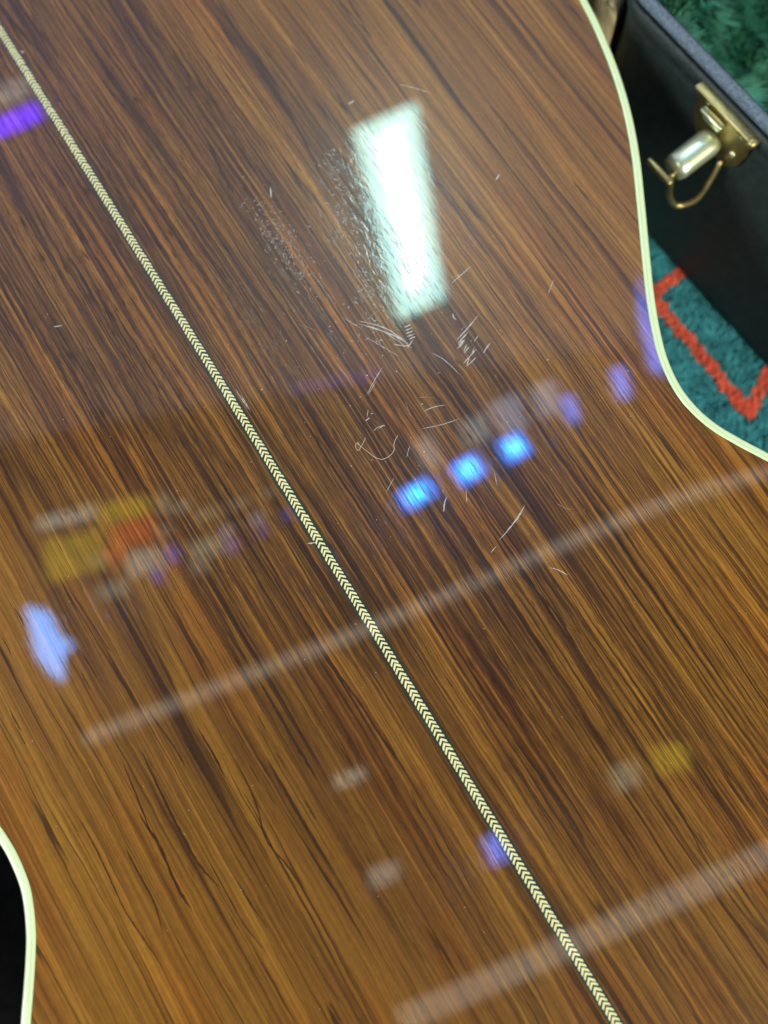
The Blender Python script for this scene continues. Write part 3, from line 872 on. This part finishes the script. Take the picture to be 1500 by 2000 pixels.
def poly_glow(name, label, cat, pts, mat, group=None):
    cx = sum(p[0] for p in pts) / len(pts); cy = sum(p[1] for p in pts) / len(pts)
    o = root(name, label, cat, (cx, cy, HC - .03), 0, group)
    for nm, k, z0, z1, m in (('housing', 1.06, .0035, .0295, M_HOUS), ('lens', 1.0, -.003, .003, mat)):
        bm = bmesh.new()
        slab(bm, [((x - cx) * k, (y - cy) * k) for x, y in pts], z0, z1, .001)
        bm_obj(nm, bm, m, o)
    return o
G = 'added blue glow patches'  # glowing shapes made up for blue patches mirrored in the lacquer
poly_glow('blue_glow_patch', 'added jagged pale blue glow mirrored at the left edge of the guitar waist', 'glow patch', [(-.987, .428), (-.917, .405), (-.88, .345), (-.836, .309), (-.868, .287), (-.857, .209), (-.90, .236), (-.944, .289)], E_SKYB, G)
poly_glow('blue_glow_patch', 'added long narrow blue glow mirrored along the right waist binding', 'glow patch', [(.826, 1.508), (.84, 1.357), (.878, 1.143), (.835, 1.165), (.812, 1.355)], E_VIOL, G)
poly_glow('blue_glow_patch', 'added small blue glow mirrored left of the long narrow one', 'glow patch', [(.707, 1.162), (.745, 1.165), (.763, 1.068), (.725, 1.062)], E_VIOL, G)
poly_glow('blue_glow_patch', 'added small violet glow mirrored right of the three blue spotlights', 'glow patch', [(.548, 1.061), (.580, 1.068), (.601, .987), (.573, .975)], E_VIOL, G)
poly_glow('blue_glow_patch', 'added small blue glow mirrored beside the lower centre strip', 'glow patch', [(.281, -.2), (.315, -.193), (.348, -.259), (.306, -.272)], E_VIOL, G)
G2 = 'pale glows added above the blue spotlights'  # glowing patches added for the grey-blue reflections
for lab, q in (('pale panel behind the leftmost blue spotlight', [(.105, .903), (.158, .937), (.194, .84), (.141, .815)]), ('pale panel behind the middle blue spotlight', [(.241, .971), (.318, 1.005), (.338, .923), (.27, .897)]),
               ('bluish panel behind the rightmost blue spotlight', [(.330, 1.030), (.420, 1.070), (.445, .957), (.369, .931)]), ('bluish panel between the rightmost blue spotlight and the violet lamp', [(.46, 1.093), (.532, 1.121), (.549, 1.01), (.478, .992)])):
    poly_glow('pale_glow_patch', lab, 'panel', q, E_BLUISH if lab[0] == 'b' else E_PALE, G2)
# glowing cluster added for the coloured reflection at the left
sg = root('colour_glow_cluster', 'added glowing cluster of yellow, red and white panels mirrored at the left', 'glow cluster', (-.79, .61, HC - .03), .22)
bm = bmesh.new(); add_box(bm, (.17, -.02, .017), (.82, .34, .025), None, .004); bm_obj('housing', bm, M_HOUS, sg)
for nm, x, y, l, w, m in (('yellow_panel', -.075, -.02, .17, .12, E_YEL), ('yellow_panel', .09, .08, .15, .06, E_YEL), ('red_panel', .10, .005, .12, .07, E_REDS), ('white_panel', -.085, .095, .17, .035, E_WHT),
                          ('white_panel', -.01, -.055, .05, .03, E_WHT), ('pale_glow_patch', .12, -.09, .10, .07, E_PALE), ('pale_glow_patch', .02, -.15, .09, .04, E_OLIVE), ('white_panel', .30, -.09, .10, .05, E_OLIVE), ('pale_glow_patch', .20, .07, .03, .06, E_OLIVE),
                          ('red_panel', .04, -.045, .06, .05, E_REDS), ('blue_panel', .20, -.085, .03, .05, E_DEEP), ('blue_panel', .15, -.135, .025, .04, E_DEEP), ('white_panel', .19, -.01, .05, .02, E_OLIVE),
                          ('white_panel', .32, .01, .07, .02, E_OLIVE), ('pale_glow_patch', .27, -.14, .05, .03, E_OLIVE), ('yellow_panel', -.13, -.06, .06, .05, E_YEL), ('white_panel', .25, .05, .04, .03, E_OLIVE),
                          ('blue_panel', .37, -.10, .025, .035, E_DEEP), ('pale_glow_patch', .36, -.055, .03, .03, E_BLUISH), ('blue_panel', .46, -.08, .02, .02, E_DEEP), ('pale_glow_patch', .455, -.04, .03, .03, E_BLUISH), ('white_panel', .41, .02, .05, .02, E_OLIVE), ('blue_panel', .54, -.045, .025, .02, E_DEEP), ('pale_glow_patch', .50, .03, .04, .015, E_OLIVE)):
    bm = bmesh.new(); add_box(bm, (x, y, 0), (l, w, .006), None, .0015); bm_obj(nm, bm, m, sg)
for lab, q, m in (('small pale glow mirrored low, left of the centre strip', [(-.115, -.041), (-.033, -.021), (-.026, -.048), (-.101, -.075)], E_WHT), ('small grey glow mirrored below the small pale one', [(-.018, -.278), (.056, -.258), (.063, -.304), (-.011, -.329)], E_PALE),
                  ('small pale glow mirrored low on the right of the strip', [(.626, -.02), (.705, .001), (.716, -.06), (.644, -.087)], E_OLIVE), ('small yellow glow mirrored beyond the pale one on the right', [(.75, .035), (.852, .05), (.854, -.019), (.76, -.033)], E_YEL)):
    poly_glow('small_glow', lab, 'lamp', q, m, 'added small dim glows')  # glowing patches added to mirror as small spots, sources unidentified
